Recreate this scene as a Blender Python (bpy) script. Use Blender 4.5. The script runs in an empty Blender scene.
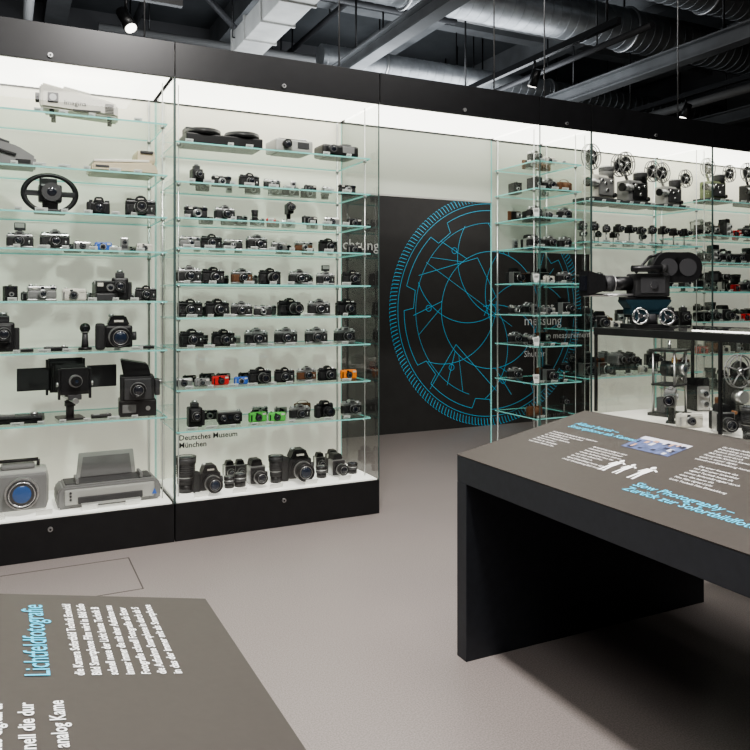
import bpy, bmesh, math, random
from mathutils import Matrix, Vector, Euler
random.seed(11)
PI=math.pi
# ------------------------------------------------------------------ materials
MATS={}
def mat(name,col,rough=.5,metal=0.,emis=0.,ecol=None,noise=0.,nscale=40.,bump=0.,coat=0.):
    if name in MATS: return MATS[name]
    m=bpy.data.materials.new(name); m.use_nodes=True
    nt=m.node_tree; b=nt.nodes['Principled BSDF']
    b.inputs['Base Color'].default_value=(*col,1); b.inputs['Roughness'].default_value=rough
    b.inputs['Metallic'].default_value=metal
    if coat: b.inputs['Coat Weight'].default_value=coat
    if emis:
        b.inputs['Emission Color'].default_value=(*(ecol or col),1); b.inputs['Emission Strength'].default_value=emis
    if noise or bump:
        tc=nt.nodes.new('ShaderNodeTexCoord'); n=nt.nodes.new('ShaderNodeTexNoise')
        n.inputs['Scale'].default_value=nscale; n.inputs['Detail'].default_value=6
        nt.links.new(tc.outputs['Object'],n.inputs['Vector'])
        if noise:
            r=nt.nodes.new('ShaderNodeValToRGB')
            r.color_ramp.elements[0].position=.3; r.color_ramp.elements[1].position=.7
            r.color_ramp.elements[0].color=(*[c*(1-noise) for c in col],1)
            r.color_ramp.elements[1].color=(*[min(1,c*(1+noise)) for c in col],1)
            nt.links.new(n.outputs['Fac'],r.inputs['Fac']); nt.links.new(r.outputs['Color'],b.inputs['Base Color'])
        if bump:
            bp=nt.nodes.new('ShaderNodeBump'); bp.inputs['Strength'].default_value=bump; bp.inputs['Distance'].default_value=.01
            nt.links.new(n.outputs['Fac'],bp.inputs['Height']); nt.links.new(bp.outputs['Normal'],b.inputs['Normal'])
    MATS[name]=m; return m
def glassmat(name,tint,base,scale,gcol=(1,1,1)):
    m=bpy.data.materials.new(name); m.use_nodes=True; nt=m.node_tree
    for n in list(nt.nodes): nt.nodes.remove(n)
    o=nt.nodes.new('ShaderNodeOutputMaterial'); mx=nt.nodes.new('ShaderNodeMixShader')
    t=nt.nodes.new('ShaderNodeBsdfTransparent'); g=nt.nodes.new('ShaderNodeBsdfGlossy')
    t.inputs['Color'].default_value=(*tint,1); g.inputs['Roughness'].default_value=.01; g.inputs['Color'].default_value=(*gcol,1)
    lw=nt.nodes.new('ShaderNodeLayerWeight'); lw.inputs['Blend'].default_value=.5
    p=nt.nodes.new('ShaderNodeMath'); p.operation='POWER'; p.inputs[1].default_value=5
    a=nt.nodes.new('ShaderNodeMath'); a.operation='MULTIPLY_ADD'; a.inputs[1].default_value=scale; a.inputs[2].default_value=base
    nt.links.new(lw.outputs['Facing'],p.inputs[0]); nt.links.new(p.outputs[0],a.inputs[0]); nt.links.new(a.outputs[0],mx.inputs[0])
    nt.links.new(t.outputs[0],mx.inputs[1]); nt.links.new(g.outputs[0],mx.inputs[2]); nt.links.new(mx.outputs[0],o.inputs[0])
    MATS[name]=m; return m
G_PANE=glassmat('pane_glass',(.97,.98,.965),.06,.5)
G_SHELF=glassmat('shelf_glass',(.72,.81,.77),.04,.35)
EDGE=mat('glass_edge',(.22,.52,.48),.25,0,.20,(.3,.8,.72))  # faint glow in the material stands in for light caught by the edges
BLK=mat('black_plastic',(.010,.010,.011),.38,noise=.25,nscale=90)
BLKL=mat('black_leather',(.016,.016,.017),.6,bump=.4,nscale=300)
BRNL=mat('brown_leather',(.12,.05,.02),.6,bump=.4,nscale=300)
DGR=mat('dark_grey_plastic',(.045,.045,.048),.5)
GRY=mat('grey_plastic',(.2,.2,.2),.5)
LGR=mat('light_grey_plastic',(.4,.4,.38),.45)
WHT=mat('white_plastic',(.62,.60,.54),.45)
BEI=mat('beige_plastic',(.55,.48,.35),.5)
SIL=mat('silver_metal',(.6,.6,.6),.3,.85)
CHR=mat('chrome',(.8,.8,.82),.12,1.)
STL=mat('brushed_steel',(.42,.42,.42),.35,.9)
RED=mat('red_plastic',(.6,.03,.03),.35)
BLU=mat('blue_plastic',(.04,.13,.5),.35)
GRN=mat('green_plastic',(.12,.5,.1),.4)
OLV=mat('olive_paint',(.16,.19,.09),.5)
YEL=mat('yellow_plastic',(.85,.62,.05),.4)
ORG=mat('orange_plastic',(.85,.25,.03),.4)
WOOD=mat('varnished_wood',(.3,.13,.05),.4,noise=.4,nscale=25)
BRS=mat('brass',(.7,.48,.18),.3,.9)
LENS=mat('lens_glass',(.012,.014,.022),.05,0,coat=1)
LENSB=mat('coated_lens',(.012,.022,.045),.06,0,coat=1)
LENSBB=mat('blue_coated_lens',(.03,.1,.3),.06,0,coat=1)
TEAL=mat('blue_grey_enamel',(.015,.04,.055),.35,.3)
LAB=mat('label_card',(.82,.82,.8),.7)
FASC=mat('black_lacquer',(.010,.010,.011),.34,noise=.2,nscale=12)
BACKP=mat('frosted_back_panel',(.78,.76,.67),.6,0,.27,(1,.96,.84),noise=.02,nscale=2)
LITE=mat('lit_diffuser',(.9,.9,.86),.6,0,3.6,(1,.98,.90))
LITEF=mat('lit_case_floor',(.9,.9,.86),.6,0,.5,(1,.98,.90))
HEAD=mat('header_panel',(.42,.45,.39),.5,0,.09,(1,1,.88))
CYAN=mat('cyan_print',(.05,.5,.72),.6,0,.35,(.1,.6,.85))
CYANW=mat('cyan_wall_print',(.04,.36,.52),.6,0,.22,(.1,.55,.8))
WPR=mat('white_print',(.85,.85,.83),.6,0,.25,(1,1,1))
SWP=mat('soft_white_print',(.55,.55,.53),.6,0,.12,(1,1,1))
WALLD=mat('dark_exhibit_wall',(.034,.033,.032),.75,noise=.08,nscale=8)
TOPM=mat('taupe_panel_print',(.054,.045,.039),.42,noise=.05,nscale=60)
TBL=mat('slate_lacquer',(.026,.029,.036),.5,noise=.12,nscale=30)
DUCT=mat('galvanised_duct',(.30,.31,.32),.42,.7,noise=.2,nscale=6)
CEIL=mat('painted_ceiling',(.07,.075,.08),.85,noise=.3,nscale=1.3)
BEAM=mat('painted_beam',(.15,.155,.16),.8,noise=.2,nscale=3)
RWALL=mat('grey_room_wall',(.11,.11,.115),.85,noise=.1,nscale=2)
WDUCT=mat('white_duct_paint',(.5,.5,.48),.6,noise=.12,nscale=5)
# floor
fl=bpy.data.materials.new('cast_floor'); fl.use_nodes=True; nt=fl.node_tree; b=nt.nodes['Principled BSDF']
b.inputs['Roughness'].default_value=.36
tc=nt.nodes.new('ShaderNodeTexCoord'); n1=nt.nodes.new('ShaderNodeTexNoise'); n1.inputs['Scale'].default_value=170; n1.inputs['Detail'].default_value=4
n2=nt.nodes.new('ShaderNodeTexNoise'); n2.inputs['Scale'].default_value=1.2; n2.inputs['Detail'].default_value=5
r1=nt.nodes.new('ShaderNodeValToRGB'); r1.color_ramp.elements[0].position=.36; r1.color_ramp.elements[1].position=.64
r1.color_ramp.elements[0].color=(.235,.207,.194,1); r1.color_ramp.elements[1].color=(.345,.305,.288,1)
r2=nt.nodes.new('ShaderNodeValToRGB'); r2.color_ramp.elements[0].color=(.88,.88,.89,1); r2.color_ramp.elements[1].color=(1,1,1,1)
mm=nt.nodes.new('ShaderNodeMixRGB'); mm.blend_type='MULTIPLY'; mm.inputs[0].default_value=1
for n,r in((n1,r1),(n2,r2)):
    nt.links.new(tc.outputs['Object'],n.inputs['Vector']); nt.links.new(n.outputs['Fac'],r.inputs['Fac'])
nt.links.new(r1.outputs[0],mm.inputs[1]); nt.links.new(r2.outputs[0],mm.inputs[2]); nt.links.new(mm.outputs[0],b.inputs['Base Color'])
# ------------------------------------------------------------------ mesh builder
ROTX={'z':Matrix.Identity(4),'y':Matrix.Rotation(PI/2,4,'X'),'x':Matrix.Rotation(PI/2,4,'Y')}
class MB:
    def __init__(s): s.v=[];s.f=[];s.mi=[];s.sm=[];s.mats=[]
    def _m(s,m):
        if m not in s.mats: s.mats.append(m)
        return s.mats.index(m)
    def add(s,t,m,M,smooth=False):
        o=len(s.v); k=s._m(m)
        t.verts.index_update()
        for v in t.verts: s.v.append(tuple(M@v.co))
        for f in t.faces:
            s.f.append([o+v.index for v in f.verts]); s.mi.append(k); s.sm.append(smooth and len(f.verts)<=4)
        t.free(); return s
    def box(s,c,d,m,bev=0,rot=(0,0,0)):
        t=bmesh.new(); bmesh.ops.create_cube(t,size=1)
        for v in t.verts: v.co=Vector((v.co.x*d[0],v.co.y*d[1],v.co.z*d[2]))
        if bev: bmesh.ops.bevel(t,geom=t.edges[:],offset=min(bev,min(d)*.45),segments=2,affect='EDGES',profile=.6)
        return s.add(t,m,Matrix.Translation(c)@Euler(rot).to_matrix().to_4x4())
    def cyl(s,c,r,h,m,ax='z',r2=None,seg=20,rot=None):
        t=bmesh.new(); bmesh.ops.create_cone(t,cap_ends=True,segments=seg,radius1=r,radius2=r if r2 is None else r2,depth=h)
        M=Matrix.Translation(c)@(Euler(rot).to_matrix().to_4x4() if rot else Matrix.Identity(4))@ROTX[ax]
        return s.add(t,m,M,True)
    def sph(s,c,r,m,sc=(1,1,1),seg=16):
        t=bmesh.new(); bmesh.ops.create_uvsphere(t,u_segments=seg,v_segments=seg//2,radius=r)
        return s.add(t,m,Matrix.Translation(c)@Matrix.Diagonal((*sc,1)),True)
    def tor(s,c,R,r,m,ax='z',seg=32,ms=8,sc=(1,1,1)):
        t=bmesh.new(); g=[]
        for i in range(seg):
            a=2*PI*i/seg
            g.append([t.verts.new(((R+r*math.cos(2*PI*j/ms))*math.cos(a),(R+r*math.cos(2*PI*j/ms))*math.sin(a),r*math.sin(2*PI*j/ms))) for j in range(ms)])
        for i in range(seg):
            for j in range(ms): t.faces.new((g[i][j],g[(i+1)%seg][j],g[(i+1)%seg][(j+1)%ms],g[i][(j+1)%ms]))
        return s.add(t,m,Matrix.Translation(c)@Matrix.Diagonal((*sc,1))@ROTX[ax],True)
    def tube(s,a,b,r,m,seg=8):
        a=Vector(a);b=Vector(b);d=b-a
        t=bmesh.new(); bmesh.ops.create_cone(t,cap_ends=True,segments=seg,radius1=r,radius2=r,depth=d.length)
        return s.add(t,m,Matrix.Translation((a+b)/2)@d.to_track_quat('Z','Y').to_matrix().to_4x4(),True)
    def prism(s,pts,y0,y1,m,plane='xz',bev=0):
        t=bmesh.new(); n=len(pts)
        def P(p,y): return (p[0],y,p[1]) if plane=='xz' else ((y,p[0],p[1]) if plane=='yz' else (p[0],p[1],y))
        A=[t.verts.new(P(p,y0)) for p in pts]; B=[t.verts.new(P(p,y1)) for p in pts]
        t.faces.new(A); t.faces.new(B[::-1])
        for i in range(n): t.faces.new((A[i],B[i],B[(i+1)%n],A[(i+1)%n]))
        bmesh.ops.recalc_face_normals(t,faces=t.faces[:])
        if bev: bmesh.ops.bevel(t,geom=t.edges[:],offset=bev,segments=2,affect='EDGES')
        return s.add(t,m,Matrix.Identity(4))
    def quad(s,p,m):
        o=len(s.v); s.v+= [tuple(q) for q in p]; s.f.append([o,o+1,o+2,o+3]); s.mi.append(s._m(m)); s.sm.append(False); return s
    def mesh(s,name):
        me=bpy.data.meshes.new(name); me.from_pydata(s.v,[],s.f)
        for m in s.mats: me.materials.append(m)
        me.polygons.foreach_set('material_index',s.mi); me.polygons.foreach_set('use_smooth',s.sm); me.update(); return me
SC=bpy.context.scene.collection
def obj(name,me,loc=(0,0,0),rz=0,parent=None,sc=1,rot=None):
    if isinstance(me,MB): me=me.mesh(name)
    o=bpy.data.objects.new(name,me); SC.objects.link(o)
    L=Vector(loc)
    if parent: o.parent=parent; L=L-Vector(parent['base'])
    o.location=L; o.rotation_euler=rot or (0,0,rz); o.scale=(sc,)*3 if not isinstance(sc,tuple) else sc
    return o
def empty(name,loc=(0,0,0)):
    o=bpy.data.objects.new(name,None); SC.objects.link(o); o.location=loc; o['base']=list(loc); o.empty_display_size=.1; return o
def text(name,body,origin,bx,up,size,m,parent,spacing=1.,align='LEFT',shear=0,bold=0):
    c=bpy.data.curves.new(name,'FONT'); c.body=body; c.size=size; c.space_line=spacing; c.align_x=align; c.shear=shear; c.offset=bold
    c.resolution_u=2
    c.materials.append(m)
    o=bpy.data.objects.new(name,c); SC.objects.link(o)
    x=Vector(bx).normalized(); y=Vector(up).normalized(); z=x.cross(y)
    M=Matrix((x,y,z)).transposed().to_4x4()
    L=Vector(origin)
    if parent: o.parent=parent; L=L-Vector(parent['base'])
    o.matrix_local=Matrix.Translation(L)@M
    return o
# ------------------------------------------------------------------ key dimensions (m)
YF=4.72; YB=5.40; ZT=3.10; ZC=2.88; ZB=.235
A0=math.radians(26.2); FX,FY=math.sin(A0),math.cos(A0)
def col_x(px,Y=4.98):      # survey column -> world X at depth Y
    u=(px-375)/750.; return Y*(FX+FY*u)/(FY-FX*u)
# ------------------------------------------------------------------ room
m=MB(); m.box((4,3.75,-.05),(14.4,15.5,.1),fl); obj('floor',m)
m=MB()
LN=mat('floor_joint',(.10,.085,.08),.6)
for c,d in(((.0,4.55,.0005),(1.28,.007,.001)),((.0,4.03,.0005),(1.28,.007,.001)),((.64,4.29,.0005),(.007,.525,.001)),((-.64,4.29,.0005),(.007,.525,.001))): m.box(c,d,LN)
obj('floor_hatch_trim',m)
for nm,c,d in(('wall_left',(-3.05,3.75,2.8),(.1,15.3,5.6)),('wall_right',(11.05,3.75,2.8),(.1,15.3,5.6)),('wall_back',(4,11.35,2.8),(14,.1,5.6)),('wall_front',(4,-3.85,2.8),(14,.1,5.6))):
    m=MB(); m.box(c,d,RWALL); obj(nm,m)
m=MB(); m.box((4,3.75,5.65),(14,15.1,.1),CEIL); obj('ceiling',m)
m=MB()
for x in(-1.5,.6,2.9,5.2,7.5,9.8): m.box((x,3.75,5.42),(.28,15,.36),BEAM)
for y in(6.4,9.2): m.box((4,y,5.5),(14,.22,.2),BEAM)
obj('ceiling_beams_trim',m)
def duct(name,Y,Z,R,xa,xb):
    m=MB(); L=xb-xa; m.cyl(((xa+xb)/2,Y,Z),R,L,DUCT,'x',seg=36)
    n=int(L/.13)
    for i in range(n): m.tor((xa+(i+.5)*L/n,Y,Z),R,.005,DUCT,'x',seg=36,ms=6)
    for x in(xa+.9,(xa+xb)/2,xb-.9):
        m.tor((x,Y,Z),R+.012,.02,STL,'x',seg=36,ms=6); m.tube((x,Y,Z+R),(x,Y,5.6),.012,BLK)
    obj(name,m)
duct('ventilation_duct',7.0,4.86,.25,2.9,10.9)
duct('ventilation_duct',6.0,4.98,.2,3.4,10.9)
duct('ventilation_duct',8.9,4.62,.15,3.6,10.9)
duct('ventilation_duct',10.3,4.35,.2,2.2,10.9)
m=MB(); m.box((2.52,7.6,4.48),(.34,2.0,.24),WDUCT,.01)
for y in(6.8,7.4,8.0,8.5): m.box((2.52,y,4.48),(.38,.03,.28),WDUCT)
for y in(6.9,8.4): m.tube((2.32,y,4.5),(2.32,y,5.6),.01,BLK); m.tube((2.72,y,4.5),(2.72,y,5.6),.01,BLK); m.tube((2.32,y,4.5),(2.72,y,4.5),.01,BLK)
obj('rectangular_air_duct',m)
m=MB()
for (a,b,r) in(((1.0,9.6,4.8),(10.8,9.6,4.8),.05),((-2.5,7.9,4.95),(5,7.9,4.95),.04),((-2.9,8.3,5.2),(10.9,8.3,5.2),.06),((5.9,5.6,4.3),(5.9,11.2,4.3),.035),((8.8,5.6,4.3),(8.8,11.2,4.3),.06),((3.9,5.6,5.3),(3.9,11.2,5.3),.04),((1.5,6,5.1),(1.5,11.2,5.1),.045),((.4,6,4.9),(3.8,11,4.9),.04),((-2.9,6.6,4.6),(2.2,6.6,4.6),.03),((.2,5.9,4.4),(.2,11,4.4),.05)):
    m.tube(a,b,r,GRY if r>.045 else DGR,12)
for x in(1.6,3.2,4.8,6.4,8,9.6): m.tube((x,9.6,4.8),(x,9.6,5.6),.01,BLK)
for x in(-2,0,2,4): m.tube((x,7.9,4.95),(x,7.9,5.6),.01,BLK)
for x,y,z in((5.9,6.4,4.3),(5.9,9.3,4.3),(8.8,6.4,4.3),(8.8,9.3,4.3),(3.9,6.3,5.3),(3.9,9.3,5.3),(1.5,6.5,5.1),(1.5,10.5,5.1),(.4,6,4.9),(3.8,11,4.9),(-1,6.6,4.6),(1,6.6,4.6),(.2,6.2,4.4),(.2,9,4.4)): m.tube((x,y,z),(x,y,5.6),.01,BLK)
obj('ceiling_pipes',m)
m=MB()
for x in(3.55,6.7,9.6):
    m.box((x,8.1,4.12),(.16,6.2,.02),BEAM); m.box((x,8.1,4.28),(.16,6.2,.02),BEAM); m.box((x,8.1,4.2),(.02,6.2,.16),BEAM)
    for y in(5.4,7.7,9.8,10.9): m.tube((x,y,4.28),(x,y,5.6),.012,BLK)
obj('steel_beam_trim',m)
# thin suspension rods above the cases
m=MB()
for x,y in((-1.2,5.1),(.85,5.3),(2.3,5.3),(3.6,5.1),(4.28,5.3),(5.7,5.1),(7.1,5.3)):
    m.tube((x,y,ZT),(x,y,5.6),.006,STL); m.cyl((x,y,ZT+.01),.03,.02,BLK)
obj('suspension_rods',m)
def track(name,a,b,spots):
    m=MB(); a=Vector(a);b=Vector(b);d=(b-a).normalized()
    mid=(a+b)/2; L=(b-a).length
    m.box(mid,(L if abs(d.x)>.5 else .05,L if abs(d.y)>.5 else .05,.06),BLK)
    for q in(a+d*.15,b-d*.15): m.tube(q,(q.x,q.y,5.6),.011,BLK)
    for t,(rx,rz) in spots:
        p=a+d*(L*t); m.tube(p,(p.x,p.y,p.z-.12),.012,BLK)
        e=(rx,0,rz)
        m.cyl((p.x,p.y,p.z-.19),.05,.17,BLK,'z',r2=.045,rot=e); off=Euler(e).to_matrix()@Vector((0,0,-.088))
        m.cyl(Vector((p.x,p.y,p.z-.19))+off,.042,.01,mat('spot_lamp_face',(1,1,.95),.4,0,5,(1,.96,.88)),'z',rot=e)
    obj(name,m)
track('track_light_rail',(4.82,4.95,3.95),(4.82,7.55,3.95),[(.45,(.5,0))])
track('track_light_rail',(7.45,4.95,4.0),(7.45,7.6,4.0),[(.6,(.4,.5))])
track('track_light_rail',(-1.2,5.75,3.75),(1.2,5.75,3.75),[(.83,(-.6,.6)),(.3,(.4,.2))])
# ------------------------------------------------------------------ display cases
def case(xa,xb,shelves,back='full',tags=True):
    W=xb-xa; cx=(xa+xb)/2; ym=(YF+YB)/2; E=empty('glass_display_case',(cx,ym,0))
    p=MB(); p.box((0,0,ZB/2),(W-.006,YB-YF,ZB),FASC,.003)
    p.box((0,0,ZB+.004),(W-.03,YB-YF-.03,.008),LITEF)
    obj('plinth',p,(cx,ym,0),parent=E)
    f=MB(); f.box((0,-(YB-YF)/2+.012,(ZT+ZC)/2),(W-.005,.024,ZT-ZC),FASC,.002)
    f.box((0,.012,ZT-.02),(W-.006,YB-YF-.03,.04),FASC); f.box((0,(YB-YF)/2-.01,(ZT+ZC)/2),(W-.006,.02,ZT-ZC),FASC)
    f.box((0,.01,ZC+.02),(W-.04,YB-YF-.07,.02),LITE)
    for z in(ZC+.035,ZB-.06):
        f.cyl((0,-(YB-YF)/2-.004,z),.014,.014,STL,'y'); f.cyl((0,-(YB-YF)/2-.012,z),.006,.004,BLK,'y')
    obj('fascia',f,(cx,ym,0),parent=E)
    g=MB(); y=YF+.008
    g.quad([(xa+.004,y,ZB),(xb-.004,y,ZB),(xb-.004,y,ZC),(xa+.004,y,ZC)],G_PANE)
    g.quad([(xa+.006,y,ZB),(xa+.006,YB,ZB),(xa+.006,YB,ZC),(xa+.006,y,ZC)],G_PANE)
    g.quad([(xb-.006,y,ZB),(xb-.006,YB,ZB),(xb-.006,YB,ZC),(xb-.006,y,ZC)],G_PANE)
    for x in(xa+.004,xb-.004):
        g.box((x,y,(ZB+ZC)/2),(.007,.007,ZC-ZB),mat('glass_joint',(.06,.09,.085),.3))
        g.box((x,YB-.01,(ZB+ZC)/2),(.006,.012,ZC-ZB),EDGE)
    g.v=[(v[0]-cx,v[1]-ym,v[2]) for v in g.v]
    obj('glass_panes',g,(cx,ym,0),parent=E)
    r=MB()
    for x in(xa+.05,xb-.05):
        r.cyl((x-cx,(YB-YF)/2-.04,(ZB+ZC)/2),.008,ZC-ZB-.01,SIL,seg=10)
        r.cyl((x-cx,-(YB-YF)/2+.14,(ZB+ZC)/2),.004,ZC-ZB-.01,SIL,seg=8)
    obj('shelf_uprights',r,(cx,ym,0),parent=E)
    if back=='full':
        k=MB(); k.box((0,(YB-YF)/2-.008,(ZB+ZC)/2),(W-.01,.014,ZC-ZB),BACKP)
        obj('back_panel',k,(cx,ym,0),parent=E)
    s=MB()
    sa,sb=xa+.03,xb-.03; yf=YF+.09; yb=YB-.03
    for z in shelves:
        s.quad([(sa,yf,z-.001),(sb,yf,z-.001),(sb,yb,z-.001),(sa,yb,z-.001)],G_SHELF)
        s.box(((sa+sb)/2,yf,z-.006),(sb-sa,.003,.010),EDGE); s.box(((sa+sb)/2,yb,z-.005),(sb-sa,.003,.008),EDGE)
        for x in(sa,sb): s.box((x,(yf+yb)/2,z-.005),(.003,yb-yf,.009),EDGE)
        for x in(xa+.05,xb-.05):
            for yy in(YB-.04,YF+.14): s.cyl((x,yy,z-.016),.013,.018,STL,seg=12)
        n=max(2,int(W/.155))
        for i in range(n):
            if random.random()<.85:
                x=sa+.06+(i+random.random()*.3)*(sb-sa-.12)/n
                wd=random.choice((.038,.05,.07))
                s.box((x,yf+.016,z+.011),(wd,.003,.021),LAB,rot=(.45,0,0))
                for q in range(2): s.box((x-wd*.1,yf+.0125+.003*q,z+.0085+.006*q),(wd*.6,.001,.002),DGR,rot=(.45,0,0))
    n=int(W/.25)
    for i in range(n):
        s.box((sa+.15+i*.25,YF+.06,ZB+.026),(.09,.003,.045),LAB,rot=(.6,0,0))
    s.v=[(v[0]-cx,v[1]-ym,v[2]) for v in s.v]
    obj('glass_shelves',s,(cx,ym,0),parent=E)
    return E
SH1=[2.61,2.288,2.023,1.804,1.494,1.19,.768]
SH2=[2.51,2.257,2.027,1.835,1.605,1.388,1.19,.929,.665]
SH3=[2.62,2.40,2.17,1.93,1.64,1.38,1.13,.83,.55]
SH4=[2.33,1.99,1.62,1.25,.85]
SH5=[2.42,2.1,1.85,1.58,1.3,1.0,.65]
case(-1.90,-.48,SH2); case(-.48,.94,SH1); E2=case(.94,2.36,SH2)
case(3.77,4.30,SH3,'none'); E4=case(4.30,5.72,SH4,'none'); case(5.72,7.14,SH5); case(7.14,8.56,SH5)
text('museum_lettering','Deutsches Museum\nMünchen',(.965,YF+.004,.625),(1,0,0),(0,0,1),.047,BLK,E2,1.,bold=.0008)
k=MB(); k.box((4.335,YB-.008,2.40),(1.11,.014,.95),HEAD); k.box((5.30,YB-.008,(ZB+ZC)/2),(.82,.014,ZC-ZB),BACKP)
k.v=[(v[0]-5.01,v[1]-(YF+YB)/2,v[2]) for v in k.v]
obj('back_panel_split',k,(5.01,(YF+YB)/2,0),parent=E4)
H=empty('passage_header',(3.065,(YF+YB)/2,2.35)); W=1.40
p=MB(); p.box((3.065,YF+.012,(ZT+ZC)/2),(W,.024,ZT-ZC),FASC); p.box((3.065,5.06,ZT-.02),(W,.64,.04),FASC); p.box((3.065,YB-.01,(ZT+ZC)/2),(W,.02,ZT-ZC),FASC)
p.box((3.065,5.06,ZC+.02),(W-.02,.6,.02),LITE); p.box((3.065,YB-.01,(2.35+ZC)/2),(W,.016,ZC-2.35),HEAD); p.box((3.065,YB-.012,2.345),(W,.03,.014),LGR)
p.cyl((3.065,YF-.004,ZC+.035),.014,.014,STL,'y')
p.v=[(v[0]-3.065,v[1]-(YF+YB)/2,v[2]-2.35) for v in p.v]
obj('header_body',p,(3.065,(YF+YB)/2,2.35),parent=H)
# ------------------------------------------------------------------ exhibition wall + graphic
m=MB(); m.box((6.0,7.5,1.6),(7.4,.1,3.2),WALLD); obj('wall_exhibit',m)
YW=7.446
GC=(5.22,YW,1.38)
GR=empty('aperture_wall_graphic',GC)
def ribbon(mb,pts,w,closed=False,m=CYANW):
    n=len(pts)
    for i in range(n if closed else n-1):
        a=Vector(pts[i]);b2=Vector(pts[(i+1)%n]);d=(b2-a)
        if d.length<1e-6: continue
        d.normalize(); q=Vector((-d.y,d.x))*w/2; e=d*w*.3
        P=[a-q-e,b2-q+e,b2+q+e,a+q-e]
        mb.quad([(v.x,0,v.y) for v in P],m)
def arc(cx,cy,r,a0,a1,n=48): return [(cx+r*math.cos(a0+(a1-a0)*i/n),cy+r*math.sin(a0+(a1-a0)*i/n)) for i in range(n+1)]
g=MB(); w=.0065
ribbon(g,arc(0,0,1.27,0,2*PI,128),w)
for i in range(190):
    a=2*PI*i/190; ribbon(g,[(1.295*math.cos(a),1.295*math.sin(a)),(1.375*math.cos(a+.012),1.375*math.sin(a+.012))],.008)
    ribbon(g,[(1.375*math.cos(a+.012),1.375*math.sin(a+.012)),(1.375*math.cos(a+.026),1.375*math.sin(a+.026))],.006)
P2=[]
for i in range(8):
    a=2*PI*i/8
    P2+=arc(0,0,1.19,a,a+.55,10); P2+=[(1.07*math.cos(a+.57),1.07*math.sin(a+.57)),(1.07*math.cos(a+.76),1.07*math.sin(a+.76))]
ribbon(g,P2,w,True)
ribbon(g,arc(0,0,.70,0,2*PI,96),w); ribbon(g,arc(0,0,1.04,1.2,4.4,64),w*.8)
for k in range(7):
    a=2*PI*k/7+.3
    cx,cy=.30*math.cos(a),.30*math.sin(a)
    ribbon(g,arc(cx*2.2,cy*2.2,.72,a+1.4,a+3.3),w)
    ribbon(g,[(.70*math.cos(a),.70*math.sin(a)),(1.07*math.cos(a+.2),1.07*math.sin(a+.2))],w)
    ribbon(g,[(.70*math.cos(a+.1),.70*math.sin(a+.1)),(1.04*math.cos(a+.42),1.04*math.sin(a+.42))],w*.8)
    ribbon(g,arc(.87*math.cos(a+.12),.87*math.sin(a+.12),.035,0,2*PI,16),w)
ribbon(g,[(-.85,-.9),(-.5,-.4),(.1,-1.0)],w); ribbon(g,[(-1.0,.4),(-.2,.62),(.1,.1)],w); ribbon(g,[(-.9,.55),(.3,-.2)],w*.8)
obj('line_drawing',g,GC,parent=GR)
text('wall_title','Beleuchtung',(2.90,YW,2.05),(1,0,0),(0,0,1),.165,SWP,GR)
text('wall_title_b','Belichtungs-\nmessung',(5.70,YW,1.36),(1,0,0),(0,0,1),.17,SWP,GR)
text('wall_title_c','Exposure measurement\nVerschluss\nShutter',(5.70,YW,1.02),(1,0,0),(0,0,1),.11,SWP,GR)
# ------------------------------------------------------------------ camera prototypes (face -Y, stand on z=0)
PR={}
def lens(mb,x,z,y,r,L,m=BLK,g=LENS,ring=SIL):
    mb.cyl((x,y-L*.2,z),r,L*.4,m,'y'); mb.cyl((x,y-L*.42,z),r*1.05,L*.07,ring,'y'); mb.cyl((x,y-L*.7,z),r*.92,L*.52,m,'y')
    mb.tor((x,y-L*.97,z),r*.9,r*.09,m,'y',seg=24,ms=6); mb.sph((x,y-L*.9,z),r*.66,g,(1,.4,1)); mb.tor((x,y-L*.975,z),r*.68,r*.035,ring,'y',seg=20,ms=4)
def P(name,label=None):
    def deco(fn):
        mb=MB(); fn(mb); PR[name]=(label or name,mb.mesh(name)); return fn
    return deco
def mk_slr(top,body,LL=.05,lr=.028,flash=False):
    def f(b):
        b.box((0,0,.04),(.142,.04,.055),body,.008); b.box((0,0,.009),(.14,.042,.016),top,.005); b.box((0,0,.074),(.14,.042,.018),top,.006)
        b.prism([(-.032,.080),(.032,.080),(.018,.103),(-.018,.103)],-.024,.02,top,bev=.003); b.box((0,-.0245,.09),(.026,.001,.006),WHT if top==BLK else BLK)
        b.box((0,-.001,.105),(.02,.02,.005),DGR); b.cyl((-.052,0,.087),.013,.012,top,seg=16); b.cyl((.05,0,.086),.012,.01,SIL,seg=16); b.cyl((.033,-.006,.086),.005,.012,SIL,seg=10); b.cyl((-.034,0,.086),.007,.012,DGR,seg=12)
        lens(b,0,.045,-.02,lr,LL); b.tube((.05,-.022,.03),(.05,-.022,.05),.004,SIL); b.box((-.058,-.024,.042),(.016,.01,.045),body,.004)
        for x in(-.071,.071): b.tor((x,0,.07),.005,.001,SIL,'x',seg=10,ms=4)
        b.box((.045,-.0215,.072),(.012,.002,.006),LENS)
        if flash: b.box((0,.0,.13),(.06,.03,.045),DGR,.005); b.box((0,-.016,.135),(.05,.003,.026),LGR,.002)
    return f
P('slr','reflex_camera')(mk_slr(SIL,BLKL)); P('slrb','black_reflex_camera')(mk_slr(BLK,BLKL)); P('slrz','zoom_reflex_camera')(mk_slr(BLK,BLKL,.11,.031)); P('slrf','flash_reflex_camera')(mk_slr(SIL,BLKL,.045,.027,True)); P('slrw','brown_reflex_camera')(mk_slr(SIL,BRNL,.04,.026))
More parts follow.
